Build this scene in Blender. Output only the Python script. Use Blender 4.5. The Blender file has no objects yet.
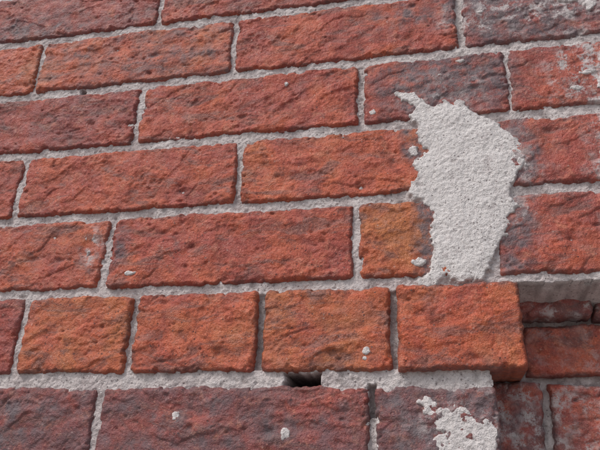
import bpy, math
import numpy as np
from mathutils import Matrix, Vector

Z0 = 1450.0   # height (mm) of the camera above the ground; wall measurements are relative to it

# ------------------------------------------------------------------ noise
def _h(ix, iy, seed):
    n = (ix.astype(np.int64)*374761393 + iy.astype(np.int64)*668265263 + seed*2147483647//7) & 0xffffffff
    n = ((n ^ (n >> 13))*1274126177) & 0xffffffff
    n = ((n ^ (n >> 16))*2246822519) & 0xffffffff
    return ((n ^ (n >> 15)) & 0xffffff)/float(0x1000000)

def perlin(x, y, seed=0):
    x = np.asarray(x, float); y = np.asarray(y, float)
    x, y = np.broadcast_arrays(x, y)
    ix = np.floor(x); iy = np.floor(y); fx = x-ix; fy = y-iy
    ux = fx*fx*fx*(fx*(fx*6-15)+10); uy = fy*fy*fy*(fy*(fy*6-15)+10)
    def g(dx, dy):
        a = _h(ix+dx, iy+dy, seed)*2*np.pi
        return np.cos(a)*(fx-dx)+np.sin(a)*(fy-dy)
    a = g(0,0); b = g(1,0); c = g(0,1); d = g(1,1)
    return ((a+(b-a)*ux)*(1-uy)+(c+(d-c)*ux)*uy)*1.5

def fbm(x, y, seed=0, o=3):
    s = 0; a = 1.0; t = 0
    for i in range(o):
        s = s+a*perlin(x*2**i+17.3*i, y*2**i-9.1*i, seed+i*31); t += a; a *= 0.5
    return s/t*1.3

def sstep(a, b, x):
    t = np.clip((x-a)/(b-a), 0, 1); return t*t*(3-2*t)

# ------------------------------------------------------------------ features measured on the wall (mm)
PATCH = [(-20,332),(-6,332),(4,324),(12,314),(22,318),(40,311),(52,300),(66,290),(76,278),(83,262),(80,246),(71,234),(68,226),(74,214),(64,204),(64,196),(56,182),(48,168),(44,156),(24,151),(12,158),(4,149),(-4,148),(-9,156),(0,165),(4,174),(4,195),(5,212),(-2,222),(-14,232),(-6,243),(-9,258),(3,270),(-5,284),(-2,294),(-12,304),(-4,312),(-16,322)]
SPLAT = [(-14,68),(-4,72),(6,64),(18,65),(28,58),(38,58),(42,46),(40,20),(-6,20),(-12,34),(4,46),(-4,55)]
SPECKS = [(-40,311,5,4),(38,357,5,2.2),(34,313,6,5),(-5,271,5,5),(-6,171,6,4),(-65,289,3,2),(-118,352,3,4),
          (-190,57,3,4),(-105,44,4,4),(-47,104,3.5,3.5),(-48,98,2,2),(-246,172,5,3),
          (20,345,3,2),(-292,205,2,5),(-288,192,2,3),(-283,180,2,5),(140,333,9,3),(150,322,7,9),(128,318,4,3),(148,262,6,14),(139,255,3,6),(150,200,7,12),(140,212,3,4),
          (60,410,5,2),(135,415,12,5),(150,404,6,6),(155,345,6,6),(156,290,5,5)]

def poly_sdf(px, pz, poly):
    d = np.full(px.shape, 1e9); inside = np.zeros(px.shape, bool)
    n = len(poly)
    for i in range(n):
        ax, az = poly[i]; bx, bz = poly[(i+1) % n]
        ex, ez = bx-ax, bz-az
        t = np.clip(((px-ax)*ex+(pz-az)*ez)/(ex*ex+ez*ez), 0, 1)
        d = np.minimum(d, np.hypot(px-ax-t*ex, pz-az-t*ez))
        c = ((az > pz) != (bz > pz)) & (px < (bx-ax)*(pz-az)/((bz-az) if bz != az else 1e-9)+ax)
        inside ^= c
    return np.where(inside, -d, d)

def recess_mask(x, z):
    n = 1.6*fbm(x/14, z/14, 77)
    a = (x > 64+n) & (x < 300+n) & (z > -60) & (z < 153+n)
    b = (x > 41+n) & (x < 300+n) & (z > -60) & (z < 92)
    return a | b

# stains on the brick faces: centre, radii, strength
GREY = [(26,338,52,32,1.4),(-2,335,24,20,.9),(68,205,15,40,1.4),(1,188,10,46,1.7),(82,250,13,24,1.1),(-258,190,8,30,.6),(-5,415,40,18,.6),(90,415,80,26,1.2),(-230,400,60,10,.35),
        (20,50,70,40,.6),(-150,50,120,36,.3),(-340,50,80,36,.4),(105,385,60,18,.7),(48,165,16,14,1.2),(-4,280,11,26,1.1),(-400,460,90,20,.4),(78,285,18,14,.9)]
HAZE = [(150,332,36,44,1.1),(155,255,26,50,.9),(150,195,20,30,.7),(115,412,80,20,1.3),(-286,195,12,24,.45),(30,55,45,24,.35),(25,325,45,24,.4),(76,240,15,44,.5),(50,400,30,14,.6)]
def field(x, z, L, seed):
    f = np.zeros(x.shape)
    for cx, cz, rx, rz, s in L:
        r = np.sqrt(((x-cx)/rx)**2+((z-cz)/rz)**2)
        f = np.maximum(f, s*np.clip(1.35-r, 0, 1))
    return np.clip(f*(1.0+1.8*fbm(x/14, z/14, seed, 4)), 0, 1)

# ------------------------------------------------------------------ mesh accumulation
class Acc:
    def __init__(s): s.v=[]; s.f=[]; s.c=[]; s.n=0
    def add(s, v, f, c):
        s.v.append(v); s.f.append(f+s.n); s.c.append(c); s.n += len(v)
    def build(s, name, mat, parent):
        v = np.concatenate(s.v)/1000.0; f = np.concatenate(s.f); c = np.concatenate(s.c)
        v[:,2] += Z0/1000
        me = bpy.data.meshes.new(name)
        me.vertices.add(len(v)); me.vertices.foreach_set("co", v.astype(np.float32).ravel())
        me.loops.add(len(f)*4); me.loops.foreach_set("vertex_index", f.astype(np.int32).ravel())
        me.polygons.add(len(f)); me.polygons.foreach_set("loop_start", (np.arange(len(f))*4).astype(np.int32))
        me.polygons.foreach_set("loop_total", np.full(len(f), 4, np.int32))
        me.polygons.foreach_set("use_smooth", np.ones(len(f), bool))
        me.update(calc_edges=True)
        at = me.attributes.new("feat", 'FLOAT_COLOR', 'POINT')
        at.data.foreach_set("color", c.astype(np.float32).ravel())
        me.materials.append(mat)
        ob = bpy.data.objects.new(name, me); bpy.context.collection.objects.link(ob); ob.parent = parent
        return ob

def grid_faces(nx, nz):
    i = np.arange(nx-1)[None,:]; j = np.arange(nz-1)[:,None]
    a = (j*nx+i).ravel()
    return np.stack([a, a+1, a+nx+1, a+nx], 1)

def add_brick(acc, x0, x1, z0, z1, y=-2.0, hue=0.5, seed=0, step=0.85, depth=60, amp=1.0, rough_edge=1.0, grey0=0.0, haze0=0.0):
    nx = max(6, int((x1-x0)/step)); nz = max(5, int((z1-z0)/step))
    a = np.linspace(0,1,nx)[None,:]; b = np.linspace(0,1,nz)[:,None]
    X = x0+(x1-x0)*a+0*b; Z = z0+(z1-z0)*b+0*a
    e = rough_edge
    o = seed*13.7
    eL = e*(1.7*fbm(Z/26, o+1, seed, 3)+.8*fbm(Z/5, o, seed,2)); eR = e*(1.7*fbm(Z/26, o+5, seed+3, 3)+.8*fbm(Z/5, o+9, seed,2))
    eB = e*(2.0*fbm(X/44, o+9, seed+5, 4)+.9*fbm(X/6, o+3, seed,2)); eT = e*(2.0*fbm(X/44, o+14, seed+7, 4)+.9*fbm(X/6, o+6, seed,2))
    PX = X+eL*(1-a)+eR*a; PZ = Z+eB*(1-b)+eT*b
    dx = np.minimum(PX-(x0+eL), (x1+eR)-PX); dz = np.minimum(PZ-(z0+eB), (z1+eT)-PZ)
    rc = 4.5
    d = rc-np.hypot(np.maximum(rc-dx,0), np.maximum(rc-dz,0))
    d = np.where((dx>rc)&(dz>rc), np.minimum(dx,dz), d)
    # broken arrises: small chips bite into the edge
    chip = np.clip(fbm(PX/9, PZ/9, seed+13, 3)-.18, 0, 1)*10
    rr = 2.2+2.0*np.clip(fbm(PX/15, PZ/15, seed+11, 2)+.1, -.4, 1.3)+chip
    t = np.clip((rr-d)/rr, 0, 2.5)
    drop = 1.05*np.minimum(rr,4.6)*t**1.7
    # relief
    sx = PX+o*3; sz = PZ-o*2
    wx = 6*fbm(sx/24, sz/24, seed+21, 3); wz = 6*fbm(sx/24+7, sz/24, seed+22, 3)
    th = math.radians(14+20*math.sin(seed*2.3)); ca, sa = math.cos(th), math.sin(th)
    u = (sx*ca+sz*sa); w = (-sx*sa+sz*ca)
    n1 = perlin((u+wx)/36, (w+wz)/12, seed+31); n2 = perlin((u+wz)/15, (w+wx)/7, seed+33)
    cm = sstep(-.05, .6, fbm(sx/40, sz/30, seed+35, 2)+.1)
    crease = (1-np.clip(np.abs(n1)/.14, 0, 1))**1.3*cm + .5*(1-np.clip(np.abs(n2)/.2, 0, 1))**1.3*(cm*.6+.15)
    steps = np.tanh(n1*6)*.7                              # torn, layered skin
    # some areas are worn smooth, others stay rough and open-grained
    wear = .25+.90*sstep(-.35, .5, fbm(sx/45, sz/28, seed+61, 2))
    lum = 1.3*fbm(sx/30, sz/22, seed+41, 3)+wear*(.80*fbm(sx/9, sz/6.5, seed+43, 3)+.45*fbm(sx/3.2, sz/2.9, seed+45, 2))
    h = lum+steps*.7-.8*crease
    rng = np.random.RandomState(seed+5)
    area = (x1-x0)*(z1-z0)
    pit = np.zeros(X.shape)
    if step < 2:
        ccx = [(rng.uniform(x0,x1), rng.uniform(z0,z1)) for _ in range(4)]
        for k in range(int(area/420)):
            if rng.rand() < .7:
                c0 = ccx[rng.randint(4)]; cx = c0[0]+rng.normal()*15; cz = c0[1]+rng.normal()*8
            else:
                cx = rng.uniform(x0, x1); cz = rng.uniform(z0, z1)
            r = rng.uniform(.6, 1.2) if rng.rand() < .8 else rng.uniform(1.3, 3.0)
            q = ((PX-cx)/(r*rng.uniform(1,2.4)))**2+((PZ-cz)/r)**2
            q = q*(1+1.0*n2)
            pit = np.maximum(pit, np.exp(-q)*min(.8+r*.55, 2.3))
    h = h-pit
    PY = y-h*amp+drop
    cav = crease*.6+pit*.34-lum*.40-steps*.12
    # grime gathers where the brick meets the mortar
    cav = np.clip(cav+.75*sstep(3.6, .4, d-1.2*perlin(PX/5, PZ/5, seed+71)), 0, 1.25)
    g = np.clip(field(PX, PZ, GREY, 5)+grey0*np.clip(.5+1.2*fbm(PX/20,PZ/14,seed+51,4),0,1), 0, 1)
    hz = np.clip(field(PX, PZ, HAZE, 9)+haze0*np.clip(.4+1.3*fbm(PX/16,PZ/12,seed+53,4),0,1), 0, 1)
    V = np.stack([PX, PY, PZ], -1).reshape(-1,3)
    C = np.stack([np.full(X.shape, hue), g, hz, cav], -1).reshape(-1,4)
    F = grid_faces(nx, nz)
    per = np.concatenate([np.arange(nx), np.arange(1,nz)*nx+nx-1, (nz-1)*nx+np.arange(nx-2,-1,-1), np.arange(nz-2,0,-1)*nx])
    S = V[per].copy(); S[:,1] = depth
    n = len(V); m = len(per); k = np.arange(m); k2 = (k+1) % m
    F2 = np.stack([per[k], n+k, n+k2, per[k2]], 1)
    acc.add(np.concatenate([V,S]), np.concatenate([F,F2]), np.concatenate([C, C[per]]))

# ------------------------------------------------------------------ materials
def new_mat(name):
    m = bpy.data.materials.new(name); m.use_nodes = True
    nt = m.node_tree; b = nt.nodes["Principled BSDF"]
    return m, nt, b
class NB:
    def __init__(s, nt): s.nt = nt; s.l = nt.links
    def n(s, t, **k):
        x = s.nt.nodes.new(t)
        for a, v in k.items(): setattr(x, a, v)
        return x
    def noise(s, vec, scale, detail=4, rough=.55, dist=0):
        x = s.n('ShaderNodeTexNoise'); x.inputs['Scale'].default_value = scale; x.inputs['Detail'].default_value = detail
        x.inputs['Roughness'].default_value = rough; x.inputs['Distortion'].default_value = dist
        s.l.new(vec, x.inputs['Vector']); return x.outputs['Fac']
    def ramp(s, fac, a, b, lo=0., hi=1.):
        x = s.n('ShaderNodeMapRange'); x.interpolation_type = 'SMOOTHSTEP'
        for i, v in zip(('From Min','From Max','To Min','To Max'), (a,b,lo,hi)): x.inputs[i].default_value = v
        s.l.new(fac, x.inputs['Value']); return x.outputs[0]
    def math(s, op, a, b):
        x = s.n('ShaderNodeMath', operation=op)
        for i, v in enumerate((a,b)):
            if isinstance(v, (int,float)): x.inputs[i].default_value = v
            else: s.l.new(v, x.inputs[i])
        return x.outputs[0]
    def mix(s, fac, a, b, mode='MIX'):
        x = s.n('ShaderNodeMix', data_type='RGBA', blend_type=mode)
        for i, v in ((0,fac),(6,a),(7,b)):
            if isinstance(v, (int,float)): x.inputs[i].default_value = v
            elif isinstance(v, tuple): x.inputs[i].default_value = (*v, 1)
            else: s.l.new(v, x.inputs[i])
        return x.outputs[2]

def brick_material():
    m, nt, b = new_mat("weathered_red_brick"); B = NB(nt)
    tc = B.n('ShaderNodeTexCoord').outputs['Object']
    at = B.n('ShaderNodeAttribute', attribute_name="feat")
    sp = B.n('ShaderNodeSeparateColor'); nt.links.new(at.outputs['Color'], sp.inputs[0])
    hue, grey, haze, cav = sp.outputs[0], sp.outputs[1], sp.outputs[2], at.outputs['Alpha']
    cr = B.n('ShaderNodeValToRGB'); e = cr.color_ramp
    e.elements[0].position = 0; e.elements[0].color = (.245,.060,.060,1)
    e.elements[1].position = 1; e.elements[1].color = (.55,.172,.055,1)
    x = e.elements.new(.35); x.color = (.43,.078,.052,1)
    x = e.elements.new(.65); x.color = (.58,.122,.052,1)
    n_big = B.noise(tc, 22, 5, .65, .5)
    h2 = B.math('ADD', hue, B.math('MULTIPLY', B.math('SUBTRACT', n_big, .5), 1.5))
    nt.links.new(h2, cr.inputs[0])
    col = cr.outputs[0]
    # streaky grey-brown firing skin
    mp = B.n('ShaderNodeMapping'); mp.inputs['Rotation'].default_value = (0, math.radians(-22), 0); mp.inputs['Scale'].default_value = (.45,1,1.3)
    nt.links.new(tc, mp.inputs['Vector'])
    col = B.mix(B.ramp(B.noise(mp.outputs[0], 50, 5, .72, .8), .49, .65, 0, .68), col, (.18,.092,.080))
    mid = B.noise(tc, 110, 4, .7, .3)
    col = B.mix(B.ramp(mid, .50, .66, 0, .5), col, (.17,.05,.04))
    col = B.mix(B.ramp(B.noise(tc, 70, 4, .75, .8), .53, .68, 0, .42), col, (.70,.28,.17))
    fine = B.noise(tc, 800, 2, .6)
    col = B.mix(B.ramp(fine, .28, .46, .48, 0), col, (.13,.042,.033))
    col = B.mix(B.ramp(fine, .56, .74, 0, .48), col, (.80,.36,.25))
    vo = B.n('ShaderNodeTexVoronoi'); vo.inputs['Scale'].default_value = 330; nt.links.new(tc, vo.inputs['Vector'])
    sel = B.n('ShaderNodeSeparateColor'); nt.links.new(vo.outputs['Color'], sel.inputs[0])
    dsc = B.ramp(vo.outputs['Distance'], .18, .30, 1, 0)
    col = B.mix(B.math('MULTIPLY', dsc, B.ramp(sel.outputs[0], .95, .97, 0, .5)), col, (.6,.38,.32))
    col = B.mix(B.math('MULTIPLY', dsc, B.ramp(sel.outputs[1], .90, .92, 0, .7)), col, (.05,.025,.025))
    dn = B.ramp(B.noise(tc, 200, 3, .6), .3, .6, .35, 1)
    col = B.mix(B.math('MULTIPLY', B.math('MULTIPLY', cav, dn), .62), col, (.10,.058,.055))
    gn = B.ramp(B.noise(tc, 140, 4, .7), .32, .58, .35, 1)
    col = B.mix(B.math('MULTIPLY', B.math('MULTIPLY', grey, gn), .88), col, (.145,.118,.13))
    hn = B.ramp(B.noise(tc, 95, 6, .78), .46, .58, 0.06, 1)
    col = B.mix(B.math('MULTIPLY', haze, hn), col, (.56,.50,.49))
    nt.links.new(col, b.inputs['Base Color'])
    nt.links.new(B.ramp(mid, .35, .65, .42, .78), b.inputs['Roughness'])
    b.inputs['Specular IOR Level'].default_value = .5
    hgt = B.math('ADD', B.math('MULTIPLY', B.noise(tc, 1300, 2, .6), .4), B.math('MULTIPLY', B.noise(tc, 380, 3, .65), 1.2))
    bu = B.n('ShaderNodeBump'); bu.inputs['Strength'].default_value = 1; bu.inputs['Distance'].default_value = .0013
    nt.links.new(hgt, bu.inputs['Height']); nt.links.new(bu.outputs[0], b.inputs['Normal'])
    return m

def mortar_material():
    m, nt, b = new_mat("lime_mortar"); B = NB(nt)
    tc = B.n('ShaderNodeTexCoord').outputs['Object']
    at = B.n('ShaderNodeAttribute', attribute_name="feat")
    sp = B.n('ShaderNodeSeparateColor'); nt.links.new(at.outputs['Color'], sp.inputs[0])
    n1 = B.noise(tc, 40, 4, .6); n2 = B.noise(tc, 600, 3, .7); n3 = B.noise(tc, 120, 4, .65)
    col = B.mix(B.ramp(n1, .3, .7), (.55,.475,.465), (.76,.695,.675))
    col = B.mix(sp.outputs[0], col, (.80,.755,.735))
    col = B.mix(B.ramp(n3, .52, .70, 0, .42), col, (.40,.33,.325))
    col = B.mix(B.ramp(n2, .30, .48, .62, 0), col, (.26,.215,.215))
    vo = B.n('ShaderNodeTexVoronoi'); vo.inputs['Scale'].default_value = 400; nt.links.new(tc, vo.inputs['Vector'])
    sel = B.n('ShaderNodeSeparateColor'); nt.links.new(vo.outputs['Color'], sel.inputs[0])
    dsc = B.ramp(vo.outputs['Distance'], .2, .36, 1, 0)
    col = B.mix(B.math('MULTIPLY', dsc, B.ramp(sel.outputs[0], .80, .83, 0, .75)), col, (.19,.15,.15))
    col = B.mix(B.math('MULTIPLY', dsc, B.ramp(sel.outputs[1], .85, .87, 0, .7)), col, (.86,.82,.80))
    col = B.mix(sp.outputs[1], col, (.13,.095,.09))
    nt.links.new(col, b.inputs['Base Color']); b.inputs['Roughness'].default_value = .92
    hgt = B.math('ADD', B.math('MULTIPLY', B.noise(tc, 1100, 2, .6), .6), B.noise(tc, 450, 3, .65))
    bu = B.n('ShaderNodeBump'); bu.inputs['Distance'].default_value = .0014
    nt.links.new(hgt, bu.inputs['Height']); nt.links.new(bu.outputs[0], b.inputs['Normal'])
    return m

def paving_material():
    m, nt, b = new_mat("concrete_paving"); B = NB(nt)
    tc = B.n('ShaderNodeTexCoord').outputs['Object']
    col = B.mix(B.ramp(B.noise(tc, 3, 6, .6), .3, .7), (.22,.21,.20), (.34,.32,.30))
    col = B.mix(B.ramp(B.noise(tc, 200, 3, .6), .35, .55, .5, 0), col, (.12,.115,.11))
    nt.links.new(col, b.inputs['Base Color']); b.inputs['Roughness'].default_value = .9
    return m

MB = brick_material(); MM = mortar_material(); MP = paving_material()

wall = bpy.data.objects.new("brick_wall", None); bpy.context.collection.objects.link(wall)

# ------------------------------------------------------------------ bricks seen in the photograph (mm)
J = 4.0     # half bed joint
K = 2.7     # half head joint
near = Acc()
ROWS = [ # z0,z1, [(x0,x1,hue,y,grey,haze)]
 (441,512,[(-690,-474,.4,-2,0,0),(-474,-258,.26,-2,.35,0),(-258,-40,.36,-2.3,.25,0),(-36,178,.3,-2,.2,.1),(178,392,.4,-2,0,0)]),
 (369,441,[(-600,-385,.62,-2,.1,0),(-385,-173,.62,-2.4,.65,0),(-173,41,.42,-2,.05,0),(41,250,.22,-2,.6,.3),(250,460,.5,-2,0,0)]),
 (298,369,[(-478,-262,.26,-2.2,.3,0),(-262,-49,.46,-2,.05,0),(-49,78.5,.30,-2,.4,0),(74.5,180,.38,-2.3,.15,.2),(180,392,.4,-2,0,0)]),
 (228,298,[(-586,-372,.40,-2,.2,0),(-372,-157,.50,-2.4,.08,0),(-157,58,.64,-2,.05,0),(58,160,.42,-2.3,.08,.15),(160,372,.5,-2,0,0)]),
 (156,228,[(-484,-270,.56,-2,.3,0),(-270,-54,.44,-2.6,.05,0),(-54,46,.80,-2,.08,0),(50,165,.44,-2.2,.12,.12),(165,380,.5,-2,0,0)]),
 (84,156,[(-550,-445,.5,-2,0,0),(-445,-337,.34,-2.2,.15,0),(-337,-236,.74,-3.2,.10,0),(-236,-129,.62,-3.2,.05,0),(-129,-26,.76,-3.0,.25,0),(-26,67,.70,-6.5,0,0)]),
 (12,84,[(-680,-469,.15,-2,.3,0),(-469,-255,.04,-2.4,.55,.05),(-255,-43,.12,-2.4,.48,.05),(-43,45,.04,-2.4,.55,.15)]),
 (-60,12,[(-610,-505,.4,-2,0,0),(-505,-400,.3,-2,.1,0),(-400,-293,.4,-2,.1,0),(-293,-188,.3,-2,.1,0),(-188,-80,.5,-2,.1,0),(-80,42,.3,-2,.1,0)]),
]
sd = 100
for ri,(z0,z1,L) in enumerate(ROWS):
    for (x0,x1,hue,y,gr,hz) in L:
        sd += 7
        vis = not (x1 < -480 or x0 > 200 or z1 < 20)
        jb = J; jt = J
        if ri == 5: jb, jt = 4.8, 3.8
        if ri == 6: jt = 6.6
        add_brick(near, x0+K, x1-K, z0+jb, z1-jt, y, hue, sd, .8 if vis else 3.0, 70, 1.0 if vis else .6, 1.0, gr, hz)
# bricks at the back of the broken-out corner, about 45 mm behind the face
for (x0,x1,z0,z1,hue,gr,hz,y) in [(70,178,93,131,.45,.35,.35,40),(182,290,93,131,.4,.2,.25,42),(40,120,135,175,.2,.5,1.,30),(124,230,135,175,.2,.5,.9,33),
                         (30,78,20,87,.3,.3,.9,41),(84,188,20,86,.3,.3,1.,40),(194,296,20,84,.3,.3,.3,44),(40,130,-55,14,.3,.2,.2,44),(136,290,-55,14,.3,.2,.2,44)]:
    sd += 7
    add_brick(near, x0, x1, z0, z1, y, hue, sd, .9, 75, 1.2, 1.3, gr, hz)
near.build("bricks", MB, wall)

# ------------------------------------------------------------------ mortar sheet
xs = np.concatenate([np.arange(-560,-482,5.), np.arange(-482,185,.8), np.arange(185,330,3.)])
zs = np.concatenate([np.arange(-75,15,4.), np.arange(15,525,.8), np.arange(525,560,4.)])
PX, PZ = np.meshgrid(xs, zs)
y = .9+1.5*fbm(PX/34, PZ/34, 3, 3)+.95*fbm(PX/7, PZ/6, 4, 3)+.5*fbm(PX/2.4, PZ/2.4, 6, 2)
y += 2.8*np.clip(fbm(PX/6.5, PZ/6.5, 14, 3)-.33, 0, 1)          # crumbled-out spots
dirt_shade = np.clip(1.0*fbm(PX/12, PZ/12, 41, 4)-.2, 0, .4)
def deepen(x0,x1,z0,z1,dep,dark):
    global y, dirt_shade
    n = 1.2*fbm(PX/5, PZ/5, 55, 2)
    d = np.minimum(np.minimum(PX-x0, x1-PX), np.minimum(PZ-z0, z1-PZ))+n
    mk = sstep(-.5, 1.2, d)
    y = y*(1-mk)+(y+dep)*mk; dirt_shade = np.maximum(dirt_shade, mk*dark)
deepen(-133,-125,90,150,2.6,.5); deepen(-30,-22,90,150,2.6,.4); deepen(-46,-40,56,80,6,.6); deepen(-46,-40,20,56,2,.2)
deepen(-240,-232,92,150,.8,.1); deepen(-53,-46,303,364,1.0,.15); deepen(-160,-154,233,293,.6,.1)
deepen(-108,-81,76.5,88,44,.95); deepen(-331,-326,365,372,8,.6); deepen(37,43,374,436,1.5,.3)  # weep hole: its deep shade is painted into the mortar colour
n = 3.2*fbm(PX/12, PZ/12, 61, 3)+2.6*fbm(PX/4.5, PZ/4.5, 62, 3)
n = np.clip(n, -6, 3.5)
d = np.full(PX.shape, 99.)
sub = (PX > -40)&(PX < 105)&(PZ > 10)&(PZ < 350)
d[sub] = poly_sdf(PX[sub], PZ[sub], PATCH)
d2 = np.full(PX.shape, 99.); d2[sub] = poly_sdf(PX[sub], PZ[sub], SPLAT)
d2 = d2+n
d = d+n
ds = np.full(PX.shape, 99.)
for cx,cz,rx,rz in SPECKS:
    s_ = (np.abs(PX-cx) < rx*2.5+4)&(np.abs(PZ-cz) < rz*2.5+4)
    q = (np.hypot((PX[s_]-cx)/rx, (PZ[s_]-cz)/rz)-1)*min(rx,rz)+n[s_]*min(1,min(rx,rz)/4)*.9
    ds[s_] = np.minimum(ds[s_], q)
mp = sstep(.8, -2.4, d); ms = sstep(.5, -1.3, np.minimum(ds, d2))
inner = np.clip(-d/14, 0, 1)
yp = -3.0-inner*1.1-.9*fbm(PX/20, PZ/20, 71, 3)-.62*fbm(PX/3.4, PZ/3.4, 72, 3)
ysp = -3.1-.8*fbm(PX/5, PZ/5, 73, 3)
y = y*(1-ms)+ysp*ms
y = y*(1-mp)+yp*mp
white = np.maximum(mp, ms*.7)
dirt_shade = dirt_shade*(1-np.maximum(mp,ms))+mp*np.clip(.55*(1-inner*2.2)+.5*fbm(PX/8,PZ/8,88,3)-.22, 0, .5)
white = np.maximum(white, .5*sstep(-120, 40, PX)*((PZ>77)&(PZ<90)))
rec = recess_mask(PX, PZ)
back = 49+1.2*fbm(PX/12, PZ/12, 91, 3)+.5*fbm(PX/3, PZ/3, 92, 2)
slope = np.where(PX > 66, sstep(153, 143, PZ+2.5*fbm(PX/22, PZ/22, 93, 2)), 1)
y = np.where(rec, 7+1.0*fbm(PX/16,PZ/16,94,2)+(back-7)*slope, y)
dirt_shade = np.where(rec, np.clip(.22+.9*fbm(PX/10, PZ/10, 95, 4), 0, .7), dirt_shade); white = np.where(rec, 0, white)  # recess: shade put into the mortar colour, mottled at random
ac = Acc()
C = np.stack([white, dirt_shade, 0*PX, 0*PX+1], -1).reshape(-1,4)
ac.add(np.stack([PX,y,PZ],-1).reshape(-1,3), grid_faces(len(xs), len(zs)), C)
def flat(x0,x1,z0,z1,st=25.):
    X_ = np.linspace(x0,x1,max(2,int((x1-x0)/st))); Z_ = np.linspace(z0,z1,max(2,int((z1-z0)/st)))
    A,Bz = np.meshgrid(X_,Z_); ac.add(np.stack([A, 0*A+.8, Bz],-1).reshape(-1,3), grid_faces(len(X_),len(Z_)), np.tile([0,.1,0,1.],(A.size,1)))
xa, xb, za, zb = xs[0], xs[-1], zs[0], zs[-1]
WX0, WX1, WZ1 = -2560, 2400, 2000
flat(WX0,xa,-Z0,WZ1); flat(xb,WX1,-Z0,WZ1); flat(xa,xb,-Z0,za); flat(xa,xb,zb,WZ1)
ac.build("mortar", MM, wall)

# ------------------------------------------------------------------ rest of the wall
far = Acc(); rng = np.random.RandomState(4)
def sdrow(ri, z0, z1, lo, hi, off, L=215.):
    x = lo-off
    while x < hi:
        a, b_ = max(x, lo), min(x+L, hi)
        if b_-a > 25:
            far_seed = rng.randint(1, 9999)
            add_brick(far, a+K, b_-K, z0+J, z1-J, -2, rng.uniform(.15,.75), far_seed, 9., 40, .5, .8, rng.uniform(0,.3), 0)
        x += L
z = 12.0-72*20; k = 0
while z < WZ1-60:
    zt = z+72
    for (z0,z1,Lr) in ROWS:
        if abs(z0-z) < 8: z, zt = z0, z1; break
    head = (k % 6 == 3)
    Lh = 107.5 if head else 215.
    off = (k % 2)*107.5 if not head else 54
    row = [r for r in ROWS if abs(r[0]-z) < 8]
    if row:
        lo = row[0][2][0][0]; hi = max(b[1] for b in row[0][2])
        if z < 150: hi = 300
        sdrow(k, z, zt, WX0, lo, off, Lh); sdrow(k, z, zt, hi, WX1, off, Lh)
    else:
        sdrow(k, z, zt, WX0, WX1, off, Lh)
    z = zt; k += 1
far.build("outer_bricks", MB, wall)

# ------------------------------------------------------------------ ground
me = bpy.data.meshes.new("pavement")
me.from_pydata([(-400,-400,0),(400,-400,0),(400,400,0),(-400,400,0)],[],[(0,1,2,3)]); me.materials.append(MP)
g = bpy.data.objects.new("pavement", me); bpy.context.collection.objects.link(g)

# ------------------------------------------------------------------ light
el, az = math.radians(52), math.radians(-42)     # high, to the left, in front of the wall
dirv = Vector((math.sin(az)*math.cos(el), -math.cos(az)*math.cos(el), math.sin(el)))
w = bpy.data.worlds.new("World"); bpy.context.scene.world = w; w.use_nodes = True
nt = w.node_tree; bg = nt.nodes["Background"]
sky = nt.nodes.new('ShaderNodeTexSky'); sky.sky_type = 'NISHITA'; sky.sun_disc = False
sky.sun_elevation = el; sky.sun_rotation = math.atan2(dirv.x, dirv.y)
sky.dust_density = 3; sky.air_density = 1
hs = nt.nodes.new('ShaderNodeHueSaturation'); hs.inputs['Saturation'].default_value = .5
nt.links.new(sky.outputs[0], hs.inputs['Color']); nt.links.new(hs.outputs[0], bg.inputs['Color'])
bg.inputs['Strength'].default_value = .13
sl = bpy.data.lights.new("sun", 'SUN'); sl.energy = 1.45; sl.angle = math.radians(14); sl.color = (1,.95,.92)
so = bpy.data.objects.new("sun", sl); bpy.context.collection.objects.link(so)
so.rotation_euler = dirv.to_track_quat('Z','Y').to_euler()

# ------------------------------------------------------------------ camera
X = np.array([0.97897313,-0.05291747,-0.19700599]); Y = np.array([0.20127354,0.40764096,0.8906839]); Zv = np.array([0.03317498,-0.91160769,0.40972044])
cd = bpy.data.cameras.new("camera"); cam = bpy.data.objects.new("camera", cd); bpy.context.collection.objects.link(cam)
R = Matrix(((X[0],-X[1],-X[2]),(Y[0],-Y[1],-Y[2]),(Zv[0],-Zv[1],-Zv[2])))
M = R.to_4x4(); M.translation = Vector((0,-.454,Z0/1000)); cam.matrix_world = M
cd.sensor_width = 36; cd.lens = 36*618/600; cd.clip_start = .01; cd.clip_end = 2000
bpy.context.scene.camera = cam
sc = bpy.context.scene
sc.view_settings.view_transform = 'Standard'; sc.view_settings.look = 'None'; sc.view_settings.exposure = 0
